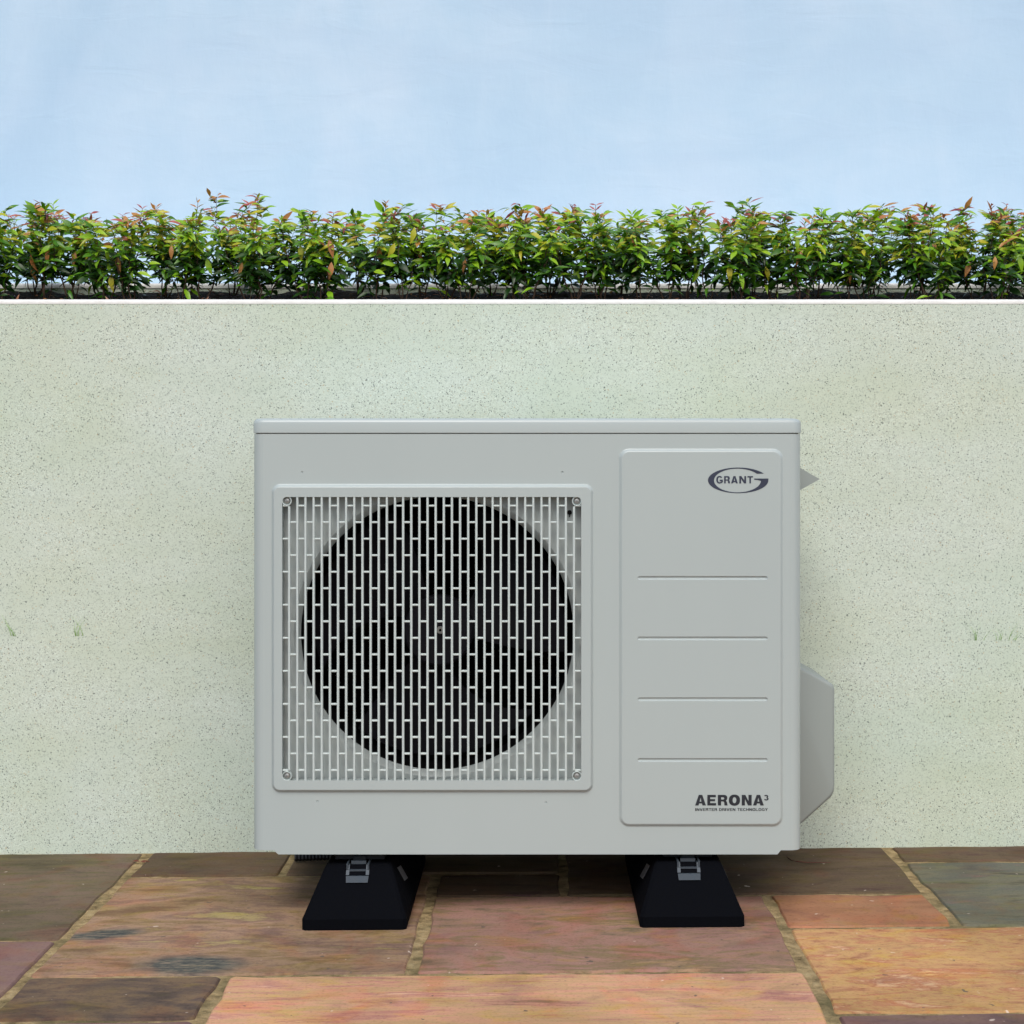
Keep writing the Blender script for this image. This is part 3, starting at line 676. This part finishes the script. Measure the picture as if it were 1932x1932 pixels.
# emblem: swelling oval G
outer=[]; a0=math.degrees(math.asin((527-377)/285)); 
for i in range(61):
    a=R(a0+(360+8-a0)*i/60); outer.append((985+672*math.cos(a),527-285*math.sin(a)))
outer[-1]=(1660,487)
inner=[]
for i in range(49):
    a=R(-8-(360-8-33.6)*i/48); a=R(356-(356-34.5)*i/48); inner.append((970+522*math.cos(a),530-264*math.sin(a)))
poly=outer+[(1340,487),(1340,512),(1400,517),(1450,527),(1483,537)]+[p for p in inner if True]
poly=[Z7(*p) for p in poly]
MB().fill([[(p[0],yP,p[1]) for p in poly]]).build('emblem',M['print'],panel)

# side handle and pipe cover on the right flank
def V2(px,py,D): return ((px-1015)/F*D, CAM_H-(py-870)/F*D)
dH=F/S_+.22
h0=V2(1471,864,dH); h1=V2(1547,904,dH); h2=V2(1471,943,dH); yh=dH-CAM_D
xw=BX1-.004
ha=[(xw,yh,h0[1]+.003),(h1[0]-.002,yh,h1[1]+.001),(h1[0],yh+.002,h1[1]),(h1[0]-.002,yh,h1[1]-.001),(xw,yh,h2[1]-.003)]
hb=[(p[0],p[1]+.10,p[2]) for p in ha]
MB().loops([ha,hb],True,0,True,True).build('side_handle',M['cover'],unit,30,UL,fixn=True)
dC=F/S_+.17; yc=dC-CAM_D
pc=[V2(*q,dC) for q in ((1514,1258),(1568,1289),(1573,1293),(1575,1301),(1575,1484),(1573.5,1495),(1569,1504),(1514,1560))]
pc[0]=(xw,V2(1478,1243,dC)[1]); pc[-1]=(xw,V2(1478,1584,dC)[1])
bmv=MB()
def cov(ins,y): 
    mx=(xw,(pc[0][1]+pc[-1][1])/2); return [(p[0]-(ins if i not in (0,7) else 0),y,p[1]+(-ins if p[1]>mx[1] else ins)) for i,p in enumerate(pc)]
bmv.loops([cov(.005,yc),cov(.002,yc+.001),cov(0,yc+.005),cov(0,yc+.20)],True,0,True,True)
bmv.build('pipe_cover',M['cover'],unit,45,UL,fixn=True)

# ------------------------------------------------------------------ feet
def rubber_foot(xc,label,flip):
    root=empty('support_foot',(xc,-.3,0)); root.rotation_euler=(0,TILT,0); root.location.z=-xc*math.tan(TILT)
    tag(root,label,'support foot','rubber feet under the heat pump')
    y0=CAM_D*-1+2.653+.3; y1=y0+.46
    hb,ht=.093,.058
    def rect(z,hx,a,b,c=.006): 
        return [(-hx+c,a,z),(hx-c,a,z),(hx,a+c,z),(hx,b-c,z),(hx-c,b,z),(-hx+c,b,z),(-hx,b-c,z),(-hx,a+c,z)]
    mb=MB().loops([rect(0,hb,y0,y1),rect(.019,hb,y0,y1),rect(.023,hb-.002,y0+.003,y1-.003),rect(.093,ht+.003,y0+.066,y1-.066),rect(.097,ht-.001,y0+.072,y1-.072)],True,0,True,True)
    mb.build('rubber_block',M['rubber'],root,30,fixn=True)
    # lighter grey piece for the handle slot on the inner flank
    for sx in (-1,1):
        def fl(y,z,o=0): return (sx*(ht+.003+(.093-z)*(hb-ht-.005)/.07+o),y0+y,z)
        q=[(.125,.052),(.165,.046),(.150,.074),(.112,.080)]; MB().loops([[fl(a,b,.0008) for a,b in q],[fl(a,b,-.004) for a,b in q]],True,0,True,True).build('side_recess',M['slot_grey'],root,None,fixn=True)
    # strut channel let into the top, its end cap reaching down the sloping front
    st=MB(); w_=.0205; ys=y0+.040; ye=y1-.045; zb_,zt_=.060,.1015
    st.box((-w_,ys+.02,zb_+.028),(-w_+.0028,ye,zt_)); st.box((w_-.0028,ys+.02,zb_+.028),(w_,ye,zt_)); st.box((-w_+.0029,ys+.02,zb_+.028),(w_-.0029,ye,zb_+.031))
    st.build('strut_channel',M['steel'],root)
    cp=MB(); s=1
    yl=lambda z:y0+.003+(z-.023)*.90-.0035
    za,zm=.072,.098
    for sx in (-1,1):
        xo,xi=sx*.0205,sx*.0150
        pts=[(xo*1.02,yl(za+.011),za+.011),(xi,yl(za+.011),za+.011),(xi,yl(zm),zm),(xo,yl(zm),zm)]
        back=[(p[0],p[1]+.010,p[2]) for p in pts]; cp.loops([pts,back],True,0,True,True); cp.build('bracket_arm',M['steel'],root,None,fixn=True); cp=MB()
    pts=[(-.0195,yl(za),za),(.0195,yl(za),za),(.0205,yl(za+.0095),za+.0095),(-.0205,yl(za+.0095),za+.0095)]; cp.loops([pts,[(p[0],p[1]+.006,p[2]) for p in pts]],True,0,True,True)
    cp.build('end_plate',M['plate'],root,None,fixn=True)
    bb=MB(); bb.box((-.0135,ys+.035,zb_+.035),(.0135,ys+.04,zb_+.043)); bb.tube([(0,ys+.05,.090),(0,ys+.05,.113)],.004,8); bb.build('bolt',M['steel'],root,40)
    return root
xl=(668-1015)/F*2.653; xr=(1306.5-1015)/F*2.653
rubber_foot(xl,'black rubber support block under the left side of the heat pump',0)
rubber_foot(xr,'black rubber support block under the right side of the heat pump',1)
# mounting legs of the unit, resting on the struts
for xc in (xl,xr):
    gz=-xc*math.tan(TILT)
    mb=MB(); 
    for y in (-.44,-.16): 
        mb.box((xc-.045,y-.02,gz+.1025),(xc+.045,y+.02,BZ0+.006),.001)
        mb.cylY(xc,0,0,0,.001,.001) if False else None
        mb.box((xc-.012,y-.026,gz+.096),(xc+.012,y-.0205,gz+.1105),.002)
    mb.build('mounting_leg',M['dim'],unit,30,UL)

# ribbed hose under the unit, twig, dry leaf on the paving
hz=.0; pts=[];rad=[]
xa_=-.56
for i in range(61):
    s=i/60; x=-.505+ .215*s; pts.append((x,-.10+.01*math.sin(s*3),.0115-x*math.tan(TILT))); rad.append(.0085 if i%2 else .0068)
rt=MB().tube(pts,rad,10).build('drain_hose',M['hose'],None,None); tag(rt,'black ribbed drain hose lying under the heat pump beside the left foot','hose')
def G(px,py): D=F*CAM_H/(py-870); return ((px-1015)/F*D, D-CAM_D)
def gz(x): return -x*math.tan(TILT)
p=[]; 
for px,py in ((1484,1621),(1492,1627),(1504,1630),(1525,1632),(1548,1632),(1568,1632.5)):
    x,y=G(px,py+2); p.append((x,y,gz(x)+.003))
tw=MB().tube(p,[.0008,.0012,.0013,.0012,.001,.0006],6).build('fallen_twig',simple('red_brown_twig',(.12,.045,.03),.8),None,180); tag(tw,'thin curved red brown twig lying on the paving right of the heat pump','twig')
x,y=G(264,1622); rt=empty('fallen_leaf',(x,y,gz(x)+.002)); tag(rt,'small dark red dead leaf on the paving joint below the wall at left','dead leaf')
m=MB()
for a,b in ((.9,.3),(-.8,.5),(.3,-1)):
    mm=leaf_mat(Vector((0,0,0)),Vector((a,b*.4,.25)),Vector((0,-.5,1)),.022); me=LEAF[6][1]; m.add([mm@q.co for q in me.vertices],[tuple(g_.vertices) for g_ in me.polygons])
m.build('blade',simple('dark_red_leaf',(.12,.03,.015),.7),rt,180)
# thin grass tufts rooted in the wall face
GM=leafmat('grass_blade',(.22,.42,.08),(.32,.52,.14),.3)
for px,py,n,lab in ((150,1200,5,'small tuft of pale grass growing from the wall left of the heat pump'),(28,1200,4,'sparse grass blades sprouting from the wall by the left edge'),(1849,1208,5,'small grass tuft growing from the wall right of the heat pump'),(1912,1208,5,'slanted grass tuft on the wall at the right edge'),(1880,1208,4,'faint short grass blades on the wall between the two right tufts')):
    gr_=random.Random(px); x0=(px-1015)/F*CAM_D; z0=CAM_H-(py-870)/F*CAM_D; mb=MB()
    for j in range(n):
        h=gr_.uniform(.022,.052)*(0.6 if 'faint' in lab else 1); lx=gr_.uniform(-.025,.028); bx=x0+gr_.uniform(-.012,.012); wd=.0006; P=[]
        for k in range(5):
            s=k/4; P.append((bx+lx*s*s,-.001-.010*math.sin(s*2.2),z0+h*s))
        v=[];f=[]
        for k,p_ in enumerate(P): ww=wd*(1-k/4.3); v+=[(p_[0]-ww,p_[1],p_[2]),(p_[0]+ww,p_[1]+.0004,p_[2])]
        f=[(2*k,2*k+1,2*k+3,2*k+2) for k in range(4)]; mb.add(v,f)
    o=mb.build('grass_tuft',GM,None,180); tag(o,lab,'grass','grass tufts on the wall')
